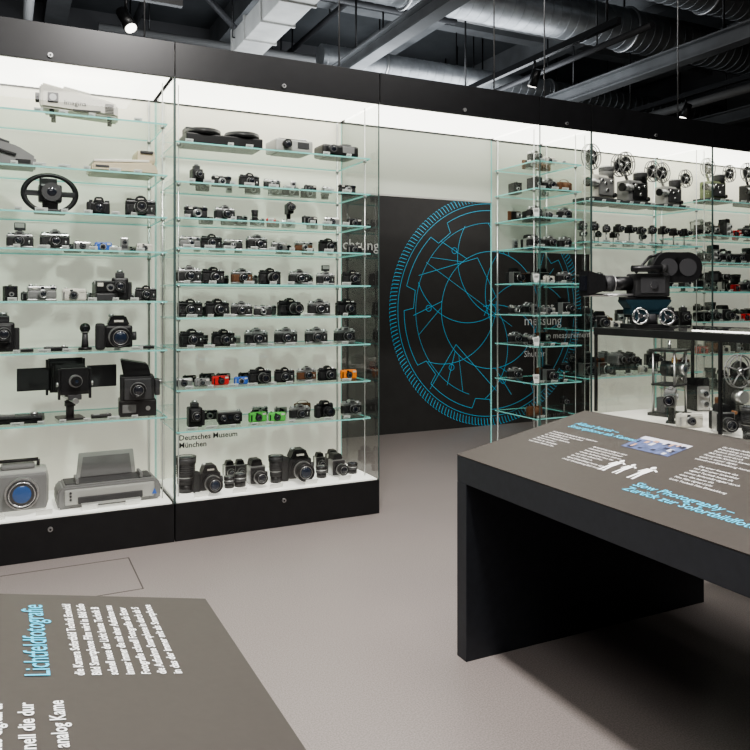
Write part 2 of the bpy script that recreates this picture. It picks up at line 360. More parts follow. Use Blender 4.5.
def mk_dslr(b):
    b.box((0,0,.05),(.14,.05,.09),BLK,.014); b.box((-.06,-.02,.048),(.035,.055,.088),BLKL,.014)
    b.prism([(-.036,.09),(.036,.09),(.024,.125),(-.024,.125)],-.035,.02,BLK,bev=.005); b.cyl((-.05,-.01,.1),.012,.012,DGR); b.cyl((.052,0,.098),.015,.012,DGR)
    lens(b,.005,.05,-.025,.036,.08,BLK,LENS,DGR); b.box((.0,-.036,.108),(.03,.002,.007),WHT)
P('dslr','digital_reflex_camera')(mk_dslr)
def mk_rf(top,body,lr=.020):
    def f(b):
        b.box((0,0,.032),(.135,.032,.046),body,.012); b.box((0,0,.062),(.135,.034,.02),top,.006); b.box((0,0,.005),(.134,.032,.01),top,.004)
        lens(b,0,.034,-.016,lr,.03,SIL); b.box((.048,-.018,.063),(.02,.003,.011),LENS); b.box((0,-.018,.064),(.014,.003,.01),LENS); b.box((-.035,-.018,.063),(.022,.003,.01),WHT)
        b.cyl((-.05,0,.076),.011,.01,SIL,seg=14); b.cyl((.05,0,.075),.012,.008,SIL,seg=14); b.cyl((-.028,0,.075),.006,.009,SIL,seg=10); b.box((0,0,.075),(.018,.018,.004),SIL)
    return f
P('rf','rangefinder_camera')(mk_rf(SIL,BLKL)); P('rfb','black_rangefinder_camera')(mk_rf(BLK,BLKL,.024)); P('rfg','grey_rangefinder_camera')(mk_rf(SIL,GRY)); P('rfw','brown_rangefinder_camera')(mk_rf(SIL,BRNL))
def mk_comp(body,acc,w=.115,h=.062):
    def f(b):
        b.box((0,0,h/2),(w,.034,h),body,.012); b.cyl((.0,-.019,h*.46),.022,.008,acc,'y'); b.cyl((.0,-.026,h*.46),.017,.012,DGR,'y'); b.sph((0,-.031,h*.46),.011,LENS,(1,.3,1))
        b.box((w*.33,-.0175,h*.78),(.024,.003,.012),WHT,.001); b.box((-.01,-.0175,h*.84),(.014,.003,.009),LENS); b.cyl((-w*.33,0,h+.002),.007,.006,acc,seg=12); b.box((-w*.4,-.0175,h*.45),(.008,.004,h*.6),acc,.001)
    return f
for nm,c1,c2 in(('cs',SIL,DGR),('cw',WHT,SIL),('cb',BLK,GRY),('cr',RED,BLK),('cbl',BLU,LGR),('cg',GRN,BLK),('cy',YEL,BLK),('co',ORG,BLK),('cgr',GRY,SIL)):
    P(nm,'compact_camera')(mk_comp(c1,c2))
def f(b):
    b.box((0,0,.045),(.05,.03,.09),SIL,.008); b.cyl((0,-.017,.06),.014,.008,DGR,'y'); b.sph((0,-.02,.06),.009,LENS,(1,.4,1)); b.box((0,-.016,.03),(.034,.002,.02),DGR)
P('pocket','upright_pocket_camera')(f)
def f(b):
    b.box((0,0,.06),(.075,.075,.12),BLKL,.005); b.box((0,-.04,.06),(.06,.008,.112),SIL,.004); lens(b,0,.035,-.044,.02,.025,SIL); lens(b,0,.083,-.044,.02,.02,SIL)
    b.prism([(-.034,.12),(.034,.12),(.03,.155),(-.03,.155)],-.034,-.03,BLK); b.prism([(-.034,.12),(.034,.12),(.03,.15),(-.03,.15)],.03,.034,BLK); b.box((-.034,0,.135),(.003,.066,.03),BLK); b.box((.034,0,.135),(.003,.066,.03),BLK)
    b.cyl((.045,0,.08),.015,.014,SIL,'x')
P('tlr','twin_lens_reflex_camera')(f)
def f(b):
    b.box((0,0,.055),(.085,.07,.09),BLKL,.006); b.box((0,0,.055),(.09,.06,.1),SIL,.004); b.box((0,.055,.055),(.085,.045,.092),BLKL,.006)
    lens(b,0,.052,-.035,.034,.07,BLK,LENS,SIL); b.prism([(-.035,.104),(.035,.104),(.025,.14),(-.025,.14)],-.02,.055,BLK,bev=.004); b.cyl((.055,0,.05),.016,.018,BLK,'x'); b.box((0,.0,.005),(.06,.06,.01),SIL)
P('mf','medium_format_camera')(f)
def f(b):
    b.box((0,0,.06),(.12,.09,.1),BLK,.01); b.prism([(-.05,.108),(.05,.108),(.03,.155),(-.03,.155)],-.04,.045,BLK,bev=.006); lens(b,0,.06,-.045,.046,.1,BLK,LENSB,SIL)
    b.box((-.078,-.01,.06),(.04,.07,.12),BLKL,.012); b.cyl((.07,0,.06),.02,.02,DGR,'x'); b.cyl((-.03,0,.155),.012,.012,SIL); b.box((0,-.043,.13),(.04,.002,.01),WHT)
P('mfb','large_medium_format_camera')(f)
def f(b):
    b.cyl((0,0,.02),.036,.04,BLK); b.cyl((0,0,.055),.04,.03,BLKL); b.cyl((0,0,.073),.041,.006,SIL); b.cyl((0,0,.11),.043,.07,BLK); b.cyl((0,0,.15),.048,.03,DGR,r2=.05); b.cyl((0,0,.166),.05,.006,BLK); b.sph((0,0,.165),.04,LENSB,(1,1,.2))
    for z in(.09,.1,.11,.12,.13): b.tor((0,0,z),.043,.002,DGR)
P('tele','telephoto_lens')(f)
def f(b):
    b.cyl((0,0,.015),.03,.03,BLK); b.cyl((0,0,.036),.034,.016,DGR); b.cyl((0,0,.046),.0345,.004,SIL); b.cyl((0,0,.058),.034,.022,BLK); b.sph((0,0,.067),.026,LENSB,(1,1,.2))
P('lens','camera_lens')(f)
def mk_fold(lea):
  def f(b):
    b.box((0,.012,.05),(.13,.022,.085),lea,.006); b.prism([(-.045,.005),(.045,.005),(.045,.012),(-.045,.012)],-.07,.0,SIL)
    for i in range(7):
        s=.078-.005*i; b.box((0,-.004-.008*i,.05),(s,.006,s),BLK,.001); b.box((0,-.008-.008*i,.05),(s*.88,.005,s*.88),BLKL)
    b.box((0,-.062,.05),(.046,.006,.052),SIL,.002); lens(b,0,.05,-.064,.018,.014,SIL); b.box((0,.01,.1),(.03,.014,.016),SIL,.003); b.tube((.05,-.05,.01),(.055,.0,.03),.002,SIL)
  return f
P('fold','folding_bellows_camera')(mk_fold(BLKL)); P('foldw','folding_bellows_camera')(mk_fold(BRNL))
def mk_s8(m1,m2):
    def f(b):
        b.box((0,0,.125),(.05,.13,.085),m1,.008); b.box((0,0,.125),(.053,.1,.06),m2,.004); b.prism([(-.0,0),(.035,0),(.045,.085),(.0,.085)],-.014,.014,BLKL,'yz',bev=.004)
        b.box((0,.01,.004),(.045,.06,.008),BLK,.002); lens(b,0,.125,-.065,.025,.075,BLK,LENS,SIL); b.cyl((0,.05,.155),.012,.06,BLK,'y'); b.box((0,-.01,.172),(.02,.09,.012),m1,.004); b.cyl((.03,.01,.13),.018,.008,SIL,'x')
    return f
P('s8','cine_camera')(mk_s8(BLK,DGR)); P('s8g','grey_cine_camera')(mk_s8(GRY,SIL))
def f(b):
    b.box((0,0,.05),(.075,.11,.1),BLKL,.003); b.box((0,-.056,.05),(.077,.004,.1),BLK,.001); b.cyl((0,-.06,.045),.016,.01,SIL,'y'); b.sph((0,-.064,.045),.009,LENS,(1,.3,1)); b.cyl((.022,-.059,.085),.007,.004,LENS,'y'); b.cyl((-.022,-.059,.085),.007,.004,LENS,'y'); b.box((0,0,.106),(.012,.08,.006),BLKL,.002); b.cyl((.042,0,.02),.01,.012,SIL,'x')
P('boxc','box_camera')(f)
def f(b):
    b.box((0,0,.045),(.16,.06,.06),BLK,.008); b.box((0,0,.08),(.15,.05,.012),SIL,.003)
    lens(b,-.042,.045,-.03,.02,.03); lens(b,.042,.045,-.03,.02,.03); b.cyl((0,-.034,.05),.012,.01,LENS,'y'); b.cyl((.06,0,.09),.01,.01,SIL); b.box((0,0,.0075),(.14,.05,.015),BLK,.003)
P('stereo','stereo_camera')(f)
def f(b):
    b.cyl((0,0,.006),.035,.012,BLK); b.cyl((0,0,.05),.006,.09,SIL,seg=8); b.box((0,0,.115),(.055,.06,.05),BLK,.006); lens(b,0,.115,-.03,.02,.04); b.box((0,0,.147),(.03,.04,.014),DGR,.003); b.cyl((.032,0,.12),.014,.01,SIL,'x')
P('stand','miniature_camera_on_stand')(f)
def f(b):
    b.box((0,0,.07),(.09,.1,.13),BLK,.01); b.box((0,-.055,.085),(.06,.012,.08),DGR,.004); lens(b,0,.085,-.06,.028,.05,BLK,LENS,SIL); b.box((0,0,.15),(.05,.06,.03),DGR,.006); b.box((.055,0,.06),(.022,.05,.1),BLKL,.006); b.cyl((0,0,.172),.018,.014,SIL)
P('press','press_camera')(f)
def f(b):
    b.box((0,0,.03),(.2,.09,.012),DGR,.003); b.box((0,.01,.012),(.2,.1,.024),BLK,.004); b.box((-.05,-.02,.04),(.06,.03,.01),SIL,.002); b.cyl((.06,0,.042),.018,.012,SIL)
P('flat','flat_instant_camera')(f)
def f(b):
    b.box((0,0,.02),(.11,.13,.04),DGR,.008); b.prism([(-.04,.035),(.055,.035),(.055,.10),(.0,.11)],-.05,.05,GRY,'yz',bev=.005); b.box((0,-.03,.075),(.1,.03,.06),BLK,.006); b.cyl((.02,-.048,.07),.02,.014,SIL,'y'); b.sph((.02,-.054,.07),.013,LENS,(1,.4,1)); b.box((-.03,-.046,.085),(.03,.004,.02),WHT,.002)
P('inst','instant_camera')(f)
def f(b):
    b.box((0,0,.045),(.15,.05,.085),BRNL,.018); b.sph((0,-.03,.045),.036,BRNL,(1,.9,1)); b.tor((0,0,.085),.05,.003,BRNL,'y',sc=(1,1,.5))
P('evr','leather_camera_case')(f)
def f(b):
    b.box((0,0,.04),(.07,.004,.08),LAB,.001,rot=(-.25,0,0)); b.box((0,.02,.012),(.03,.04,.024),STL)
    for i in range(5): b.box((-.005,-.0055+.002*i,.065-.011*i),(.045,.001,.003),DGR,rot=(-.25,0,0))
P('card','info_card')(f)
def put(par,kind,x,z,y=None,rz=None,sc=1.):
    lab,me=PR[kind]
    return obj(lab,me,(x,y if y is not None else 4.98+random.uniform(-.05,.05),z+.0005),rz if rz is not None else random.uniform(-.18,.18),par,sc)
def row(par,z,items,Y=4.95,fill=None,xr=None):
    xs=[]
    for it in items:
        k,px=it[0],it[1]; s=it[2] if len(it)>2 else 1.
        xs.append(col_x(px,Y)); put(par,k,xs[-1],z,Y+random.uniform(-.025,.025),sc=s*.98)
    if fill:
        xs.sort()
        for a,b_ in zip(xs[:-1],xs[1:]):
            if random.random()<.8: put(par,random.choice(fill),(a+b_)/2+random.uniform(-.015,.015)+.03,z,5.22,sc=random.uniform(.8,.95))
FS=['rf','slr','rfb','lens','cb','slrb','cs','rfg','pocket']
C2=empty('still_camera_collection',(1.65,5.06,0))
row(C2,2.257,[('press',197,.8),('rfb',222),('slrb',249),('rf',271,.9),('pocket',293,.8),('cb',309,.8),('cs',326,.75),('rfb',347)],fill=FS)
row(C2,2.027,[('rfb',195,1.15),('slr',224),('lens',240,.6),('tele',254,.5),('cr',272,.6),('s8',288,.85),('cb',309),('cs',331),('cb',353)],fill=['cs','cb','rf'])
row(C2,1.835,[('rfg',189,1.05),('slrb',212,1.),('rf',233,.95),('slr',256,1.05),('cs',279,1.05),('rfw',304),('slrb',328),('cb',353)],fill=FS)
row(C2,1.605,[('slr',188,1.15),('slrb',213,1.1),('slrw',242,1.05),('slrz',270,1.1),('slr',299,1.05),('slrf',325,.95),('slrb',351,1.05)],fill=FS)
row(C2,1.388,[('slrb',190,1.15),('slrb',216,1.15),('slr',241),('rf',262,.95),('slrz',290,1.2),('slr',318,1.15),('slrb',346,1.15)],fill=FS)
row(C2,1.19,[('slrb',192,1.15),('slrb',223,1.1),('slr',256,1.15),('slr',286,1.15),('slr',315,1.15),('slr',345,1.15)],fill=FS)
row(C2,.929,[('cs',184),('cgr',202,.9),('cr',221,1.05),('cbl',241,.85),('slrz',259,1.1),('slrb',284,1.),('slrw',306),('slrb',326),('co',349,1.1)],fill=['cr','cs','cb','cb'])
row(C2,.665,[('press',194,1.),('stereo',230,1.05),('cg',258,1.15),('cg',276,1.05),('slr',299,1.05),('dslr',323,1.),('slr',352,1.1)],fill=['rf','evr','rfb','cs'])
row(C2,ZB+.008,[('tele',186,1.4),('mfb',208,1.15),('lens',229,1.1),('lens',240,1.3),('mf',256,1.25),('tele',276,1.1),('mfb',299,1.4),('lens',321,1.2),('mf',336,1.15),('lens',353,1.1)],fill=['tele','lens','tlr','mf'])
C1=empty('digital_camera_collection',(.23,5.06,0))
row(C1,2.023,[('dslr',99,.95),('slrz',141,1.35)])
row(C1,1.804,[('slrf',20,1.05),('slr',55,1.2),('cs',82,.9),('cbl',103,.9),('pocket',124,1.),('cw',144,.9)],fill=['cs','cw','cb'])
row(C1,1.494,[('boxc',10,.9),('rfg',42,1.25),('cw',74,1.25),('inst',104,1.2),('press',120,1.1),('slrb',146,.95)],fill=['cs','rf','cb'])
row(C1,1.19,[('press',3,1.35),('flat',56,.7),('mfb',118,1.4),('flat',146,.5),('flat',24,.5)])
row(C1,.768,[('flat',20,1.3),('flat',101,.6)])
C0=empty('camera_collection',(-1.2,5.06,0))
for z in SH2:
    for i in range(5): put(C0,random.choice(['slr','slrb','rf','rfb','cs','cb','mf','fold']),-1.75+i*.27+random.uniform(-.03,.03),z)
C3=empty('miniature_camera_collection',(4.03,5.06,0))
K3=['rf','slr','stand','slr','boxc','cs','foldw','pocket','s8g','mf','cw','evr']
for i,z in enumerate(SH3):
    for y,xs in((4.92,(3.87,4.02,4.18)),(5.22,(3.9,4.05,4.2))):
        for x in xs:
            if random.random()<.85: put(C3,random.choice(K3),x,z,y,sc=.95)
    if i in(2,4,6,7): put(C3,'card',3.83,z,4.84,0,.9)
put(C3,'cr',4.0,ZB+.01); put(C3,'tlr',4.17,ZB+.01); put(C3,'press',3.87,ZB+.01)
C4=empty('cine_camera_collection',(5.01,5.06,0))
for i in range(10): put(C4,'stand',4.40+i*.135,1.99,4.95,rz=random.uniform(-.8,.3),sc=1.15+random.uniform(-.1,.15))
for i in range(7): put(C4,random.choice(['stand','lens','rf','cs']),4.47+i*.18,1.99,5.22,rz=random.uniform(-.8,.3),sc=.9)
for i,kk in enumerate(('stereo','slr','cw')): put(C4,kk,4.42+i*.17,1.62,4.95,sc=1.1)
for i,kk in enumerate(('press','s8','tlr')): put(C4,kk,5.32+i*.15,1.62,4.95,sc=1.05)
for z in(1.25,.85):
    for i in range(8): put(C4,random.choice(['s8','s8g','boxc','tlr','press','foldw','mf','cw','stand']),4.42+i*.165,z,4.93,sc=1.1,rz=random.uniform(-.6,.3))
    for i in range(6): put(C4,random.choice(['s8','s8g','boxc','tlr','press','evr']),4.5+i*.19,z,5.2,sc=1.05,rz=random.uniform(-.6,.3))
for i in range(6): put(C4,random.choice(['mfb','s8g','tele','press']),4.45+i*.2,ZB+.01,sc=1.2)
C5=empty('antique_camera_collection',(6.43,5.06,0))
KK=['s8','boxc','tlr','press','fold','foldw','mf','slr','tele','s8g','cr','cw','stereo','evr','stand']
for z in SH5[1:]+[ZB+.01]:
    for i in range(9): put(C5,random.choice(KK),5.82+i*.152,z,4.93,sc=1.08,rz=random.uniform(-.5,.4))
    for i in range(7): put(C5,random.choice(KK),5.9+i*.18,z,5.2,sc=1.05,rz=random.uniform(-.5,.4))
C6=empty('folding_camera_collection',(7.85,5.06,0))
for z in SH5+[ZB+.01]:
    for i in range(6): put(C6,random.choice(['boxc','tlr','fold','mf','slr']),7.3+i*.22,z,sc=1.15)
# ------------------------------------------------------------------ larger single objects in the cases
def hero(name,mb,px,z,Y=4.98,rz=0,sc=1): return obj(name,mb,(col_x(px,Y),Y,z+.0005),rz,sc=sc)
b=MB()
b.prism([(-.36,.0),(.36,.0),(.37,.03),(.37,.12),(.33,.165),(-.33,.165),(-.37,.12),(-.37,.03)],-.13,.15,GRY,bev=.012)
b.box((0,-.135,.085),(.64,.03,.11),LGR,.012); b.box((0,-.15,.06),(.46,.02,.05),DGR,.006); b.box((0,-.17,.036),(.42,.08,.008),LGR,.003)
b.box((0,.02,.168),(.62,.2,.012),DGR,.006); b.prism([(-.22,.17),(.22,.17),(.2,.36),(-.2,.36)],.09,.105,LGR,bev=.004); b.prism([(-.19,.18),(.19,.18),(.17,.33),(-.17,.33)],.082,.09,GRY)
b.box((-.23,-.02,.19),(.02,.16,.04),GRY,.004); b.box((.23,-.02,.19),(.02,.16,.04),GRY,.004)
b.prism([(.30,.05),(.335,.05),(.3175,.09)],-.157,-.15,BLU)
for i in range(3): b.cyl((-.28,-.152,.07+i*.025),.008,.006,DGR,'y')
hero('inkjet_printer',b,108,ZB+.009,4.96,.02,.82)
b=MB()
b.box((0,.02,.14),(.36,.26,.26),LGR,.05); b.box((0,-.12,.14),(.33,.03,.23),GRY,.03); b.cyl((.02,-.15,.14),.1,.05,SIL,'y',seg=36); b.cyl((.02,-.17,.14),.088,.04,DGR,'y',seg=36); b.sph((.02,-.175,.14),.07,LENSBB,(1,.35,1),24); b.tor((.02,-.19,.14),.075,.005,CHR,'y')
for i in range(20):
    a=2*PI*i/20; b.box((.02+.094*math.cos(a),-.177,.14+.094*math.sin(a)),(.005,.004,.005),CHR)
b.box((-.14,-.14,.14),(.02,.01,.14),DGR,.004); b.box((0,.0,.285),(.2,.1,.03),GRY,.012); b.tube((-.12,.0,.28),(-.12,.0,.32),.01,BLK); b.tube((.12,.0,.28),(.12,.0,.32),.01,BLK); b.tube((-.12,.0,.32),(.12,0,.32),.012,BLK)
for x in(-.12,.12): b.cyl((x,0,.006),.02,.012,BLK)
hero('lamp_housing_projector',b,18,ZB+.009,4.97,.0,.92)
b=MB()
b.prism([(-.24,.05),(.2,.02),(.2,.10),(.12,.125),(-.24,.20)],-.11,.11,WHT,bev=.012)
b.box((-.243,0,.125),(.012,.18,.11),LGR,.006); b.cyl((-.25,-.02,.125),.03,.05,BLK,'x'); b.box((-.17,-.112,.11),(.06,.008,.06),DGR,.006); b.cyl((-.17,-.118,.11),.02,.012,SIL,'y')
for i in range(7): b.box((.15,-.112,.04+i*.009),(.05,.004,.003),DGR)
b.box((-.04,0,.17),(.16,.12,.03),LGR,.01,rot=(0,.2,0)); b.box((.02,-.112,.045),(.16,.003,.008),DGR)
for x,h in((-.18,.05),(.15,.03)):
    for y in(-.07,.07): b.cyl((x,y,h/2),.014,h,BLK)
hero('slide_projector',b,84,2.61,5.0,-.12,1.0)
o=bpy.data.objects['slide_projector']; text('model_label','Imagina',(0,0,0),(1,0,0),(0,0,1),.042,DGR,None).parent=o
bpy.data.objects['model_label'].location=(-.11,-.1115,.072)
b=MB()
b.prism([(-.2,.0),(.2,.0),(.2,.04),(.17,.075),(-.2,.05)],-.14,.14,BEI,bev=.01); b.box((-.02,0,.075),(.34,.25,.018),WHT,.006,rot=(0,-.06,0)); b.box((.14,.02,.12),(.12,.2,.09),BEI,.025); b.box((.14,-.07,.15),(.08,.05,.015),DGR,.003); b.box((-.14,-.142,.03),(.08,.005,.012),DGR)
hero('flatbed_scanner',b,122,2.288,4.98,.03,.98)
b=MB()
b.prism([(-.15,0),(.15,0),(.15,.06),(.05,.12),(-.1,.16),(-.15,.15)],-.1,.1,GRY,bev=.012); b.prism([(-.08,.09),(.04,.06),(.045,.07),(-.075,.1)],-.115,-.09,BLK); b.box((.08,-.103,.03),(.08,.008,.02),BLK); b.box((-.05,-.03,.155),(.12,.12,.012),DGR,.004,rot=(0,.3,0))
hero('film_scanner',b,8,2.288,4.98,0,1.)
b=MB()
b.tor((0,0,.115),.105,.012,BLK,'y',seg=40,sc=(1.3,1,1)); b.box((0,0,.115),(.12,.08,.1),BLK,.012); b.cyl((0,-.06,.115),.05,.06,BLK,'y'); b.cyl((0,-.09,.115),.052,.01,DGR,'y'); b.sph((0,-.085,.115),.036,LENS,(1,.4,1)); b.box((-.09,0,.115),(.09,.02,.03),DGR,.004); b.box((.09,0,.115),(.09,.02,.03),DGR,.004)
b.box((0,0,.012),(.16,.1,.024),DGR,.004); b.box((0,0,.05),(.08,.05,.07),BLK,.004); b.box((-.01,0,.18),(.09,.05,.04),BLK,.005)
hero('ring_handle_camera',b,50,2.023,4.98,.05,1.08)
b=MB(); b.cyl((0,0,.008),.04,.016,BLK); b.cyl((0,0,.06),.022,.1,DGR,r2=.016); b.sph((0,0,.135),.032,BLK); b.tor((0,0,.11),.022,.004,SIL); b.cyl((0,-.03,.135),.012,.012,LENS,'y')
hero('panorama_ball_camera',b,85,1.19,4.98)
b=MB()
b.box((0,0,.006),(.14,.16,.012),BLK,.003); b.cyl((0,0,.06),.022,.1,DGR); b.cyl((0,0,.09),.03,.03,BLK); b.tube((0,-.17,.12),(0,.17,.12),.016,SIL,12)
for y,s in((-.13,.15),(.13,.19)):
    b.box((0,y,.14),(.07,.035,.03),DGR,.004)
    for x in(-s/2-.008,s/2+.008): b.box((x,y,.14+s/2),(.012,.02,s+.02),BLK,.002); b.cyl((x*1.12,y,.14+s/2),.014,.012,SIL,'x')
    b.box((0,y,.155+s/2),(s,.022,s),BLK,.003)
for i in range(14):
    t=i/13; s=.12+.045*t; yy=-.11+.22*t; b.box((0,yy,.155+.08),(s+(.014 if i%2 else 0),.012,s+(.014 if i%2 else 0)),BLKL,.001)
b.cyl((0,-.15,.232),.036,.025,SIL,'y'); b.cyl((0,-.172,.232),.028,.03,BLK,'y'); b.sph((0,-.18,.232),.02,LENSB,(1,.4,1)); b.cyl((0,0,.14),.03,.02,BLK)
b.box((-.19,.05,.235),(.17,.012,.13),BLKL,.004); b.box((.19,.05,.235),(.17,.012,.13),DGR,.004)
hero('bellows_view_camera',b,70,.768,4.98,.12,1.06)
b=MB()
b.box((0,0,.05),(.22,.2,.1),BLK,.008); b.box((0,.01,.17),(.2,.18,.15),BLKL,.008); b.box((0,-.1,.17),(.16,.03,.13),DGR,.006); lens(b,0,.17,-.11,.045,.07,BLK,LENS,SIL); b.prism([(-.08,.245),(.08,.245),(.06,.32),(-.1,.35)],-.07,.08,BLK,bev=.006); b.box((.12,0,.17),(.03,.1,.1),DGR,.006); b.cyl((.14,0,.2),.02,.02,SIL,'x'); b.box((-.05,-.102,.05),(.08,.006,.05),GRY,.003); b.cyl((.06,-.104,.05),.014,.01,SIL,'y')
hero('studio_camera',b,137,.768,4.98,-.1,1.02)
b=MB()
b.box((0,.0,.035),(.52,.24,.07),BLK,.01)
for x in(-.13,.14):
    b.cyl((x,-.02,.085),.12,.03,BLK,seg=40); b.tor((x,-.02,.102),.112,.006,DGR); b.cyl((x,-.02,.104),.03,.012,GRY)
    for i in range(40):
        a=2*PI*i/40; b.box((x+.09*math.cos(a),-.02+.09*math.sin(a),.101),(.03,.003,.004),DGR,rot=(0,0,a))
b.box((-.2,.03,.09),(.09,.12,.07),BLK,.008)
hero('slide_carousel_projector',b,221,2.51,4.96,0,.98)
b=MB(); b.box((0,0,.045),(.26,.2,.08),LGR,.012); b.box((0,0,.088),(.2,.14,.012),DGR,.004); b.cyl((-.06,-.11,.05),.028,.05,BLK,'y'); b.sph((-.06,-.132,.05),.02,LENS,(1,.4,1)); b.box((.06,-.102,.05),(.08,.006,.04),DGR); b.cyl((.09,-.02,.1),.025,.02,SIL); b.box((0,0,.004),(.2,.16,.008),BLK)
hero('compact_slide_projector',b,289,2.51,4.96,.05,1.05)
b=MB(); b.box((0,0,.05),(.3,.2,.09),BLK,.02); b.cyl((-.08,-.11,.055),.03,.06,DGR,'y'); b.sph((-.08,-.137,.055),.022,LENS,(1,.4,1)); b.box((.06,-.102,.06),(.1,.006,.05),GRY,.003); b.cyl((.08,0,.1),.05,.03,DGR); b.cyl((-.05,0,.1),.03,.02,SIL); b.box((0,0,.004),(.22,.16,.008),DGR)
hero('black_slide_projector',b,336,2.51,4.96,.02,.92)
def reel(b,c,R,ax='y',m=GRY):
    for dy in(-.012,.012):
        cc=(c[0],c[1]+dy,c[2]); b.tor(cc,R,.004,m,'y',seg=32,ms=6); b.cyl(cc,R*.28,.004,m,'y')
        for i in range(5):
            a=2*PI*i/5+.3; b.tube((c[0]+R*.2*math.cos(a),c[1]+dy,c[2]+R*.2*math.sin(a)),(c[0]+R*math.cos(a),c[1]+dy,c[2]+R*math.sin(a)),.005,m,6)
    b.cyl(c,R*.62,.018,BLK,'y',seg=28); b.cyl(c,.012,.05,CHR,'y')
def filmproj(m1,m2):
    b=MB(); b.box((0,0,.02),(.34,.2,.04),DGR,.006); b.box((.03,.02,.13),(.24,.13,.18),m1,.015); b.box((.03,-.055,.13),(.16,.02,.13),m2,.006)
    b.cyl((-.12,-.05,.15),.03,.1,SIL,'x'); b.cyl((-.175,-.05,.15),.034,.02,BLK,'x'); b.cyl((.1,0,.25),.055,.09,m2,'z'); b.tor((.1,0,.29),.05,.006,SIL)
    for z in(.26,.27,.28): b.tor((.1,0,z),.055,.003,DGR)
    b.tube((-.05,0,.2),(-.13,-.01,.34),.012,m1); b.tube((.1,0,.2),(.2,-.01,.31),.012,m1)
    reel(b,(-.13,-.045,.34),.095); reel(b,(.2,-.045,.31),.085)
    for x,z in((-.04,.17),(.02,.1),(.07,.17),(0,.15)): b.cyl((x,-.07,z),.013,.02,CHR,'y')
    b.cyl((.11,-.07,.07),.018,.02,BLK,'y'); return b
obj('film_projector',filmproj(WHT,GRY),(4.62,5.0,2.3305),.15,sc=1.15)
obj('film_projector',filmproj(GRY,BLK),(5.06,5.04,2.3305),.1,sc=1.1)
obj('film_projector',filmproj(LGR,DGR),(5.46,5.0,2.3305),.05,sc=.95)
obj('film_projector',filmproj(OLV,DGR),(6.05,5.0,2.4205),.05,sc=.95)
obj('film_projector',filmproj(BLK,GRY),(6.6,5.0,2.4205),.05,sc=.95)
# ------------------------------------------------------------------ low vitrine
VX0,VX1,VY0,VY1,VZ0,VZ1=3.40,4.30,.9,3.72,.76,1.32
cx,cy=(VX0+VX1)/2,(VY0+VY1)/2
V=empty('floor_vitrine',(cx,cy,0))
p=MB(); p.box((cx,cy,VZ0/2),(VX1-VX0-.04,VY1-VY0-.04,VZ0),FASC,.004); p.box((cx,cy,VZ0-.01),(VX1-VX0,VY1-VY0,.03),FASC,.003); p.box((cx,cy,VZ0+.009),(VX1-VX0-.05,VY1-VY0-.05,.008),mat('vitrine_floor',(.7,.68,.62),.6,0,.18,(1,.97,.9)))  # vitrine floor material glows slightly to brighten the inside
for x in(VX0+.02,VX1-.02): p.box((x,cy,VZ1-.02),(.04,VY1-VY0,.045),FASC,.003)
for y in(VY0+.02,VY1-.02): p.box((cx,y,VZ1-.02),(VX1-VX0-.08,.04,.045),FASC,.003)
for x in(VX0+.012,VX1-.012):
    for y in(VY1-.012,VY1-.95,VY1-1.9,VY0+.012): p.box((x,y,(VZ0+VZ1)/2),(.016,.016,VZ1-VZ0-.05),FASC)
for x in(VX0+.055,VX1-.055): p.box((x,cy,VZ1-.03),(.02,VY1-VY0-.1,.01),mat('vitrine_light_strip',(.9,.9,.9),.5,0,5,(1,.97,.9)))
def rel(mb,c):
    mb.v=[(v[0]-c[0],v[1]-c[1],v[2]-c[2]) for v in mb.v]; return mb
obj('frame',rel(p,(cx,cy,0)),(cx,cy,0),parent=V)
g=MB()
x0,x1,y0,y1=VX0+.008,VX1-.008,VY0+.008,VY1-.008
for q in([(x0,y0),(x0,y1)],[(x1,y0),(x1,y1)],[(x0,y0),(x1,y0)],[(x0,y1),(x1,y1)]):
    (a,b_),(c,d)=q; g.quad([(a,b_,VZ0),(c,d,VZ0),(c,d,VZ1),(a,b_,VZ1)],G_PANE)
g.quad([(VX0+.03,VY0+.03,VZ1),(VX1-.03,VY0+.03,VZ1),(VX1-.03,VY1-.03,VZ1),(VX0+.03,VY1-.03,VZ1)],G_PANE)
obj('glass',rel(g,(cx,cy,0)),(cx,cy,0),parent=V)
b=MB()
b.box((0,0,.012),(.2,.2,.024),BLK,.004); b.cyl((0,0,.05),.07,.06,DGR,seg=28); b.box((0,0,.1),(.2,.12,.05),TEAL,.01)
b.prism([(-.13,.15),(-.09,.1),(.0,.08),(.09,.1),(.13,.15),(.13,.16),(-.13,.16)],-.06,.06,TEAL,bev=.003)
for cc in((-.07,.07),(.08,.065)):
    b.tor((cc[0],-.11,cc[1]),.042,.007,CHR,'y'); b.cyl((cc[0],-.09,cc[1]),.014,.05,CHR,'y'); b.cyl((cc[0],-.1,cc[1]),.028,.006,TEAL,'y')
    for i in range(3):
        a=2*PI*i/3; b.tube((cc[0],-.11,cc[1]),(cc[0]+.042*math.cos(a),-.11,cc[1]+.042*math.sin(a)),.004,CHR)
b.box((0,0,.165),(.26,.1,.02),BLK,.004); b.box((.02,0,.24),(.2,.13,.13),BLKL,.012); b.box((.02,-.068,.24),(.14,.006,.09),DGR,.004)
b.tube((-.34,-.035,.185),(.0,-.035,.185),.008,SIL); b.tube((-.34,.035,.185),(.0,.035,.185),.008,SIL)
b.cyl((-.13,0,.25),.04,.12,BLK,'x'); b.cyl((-.21,0,.25),.046,.05,DGR,'x'); b.tor((-.18,0,.25),.043,.004,SIL,'x')
b.prism([(-.25,.21),(-.25,.29),(-.35,.32),(-.35,.18)],-.075,.075,BLK,bev=.003); b.box((-.353,0,.25),(.006,.1,.08),LENS)
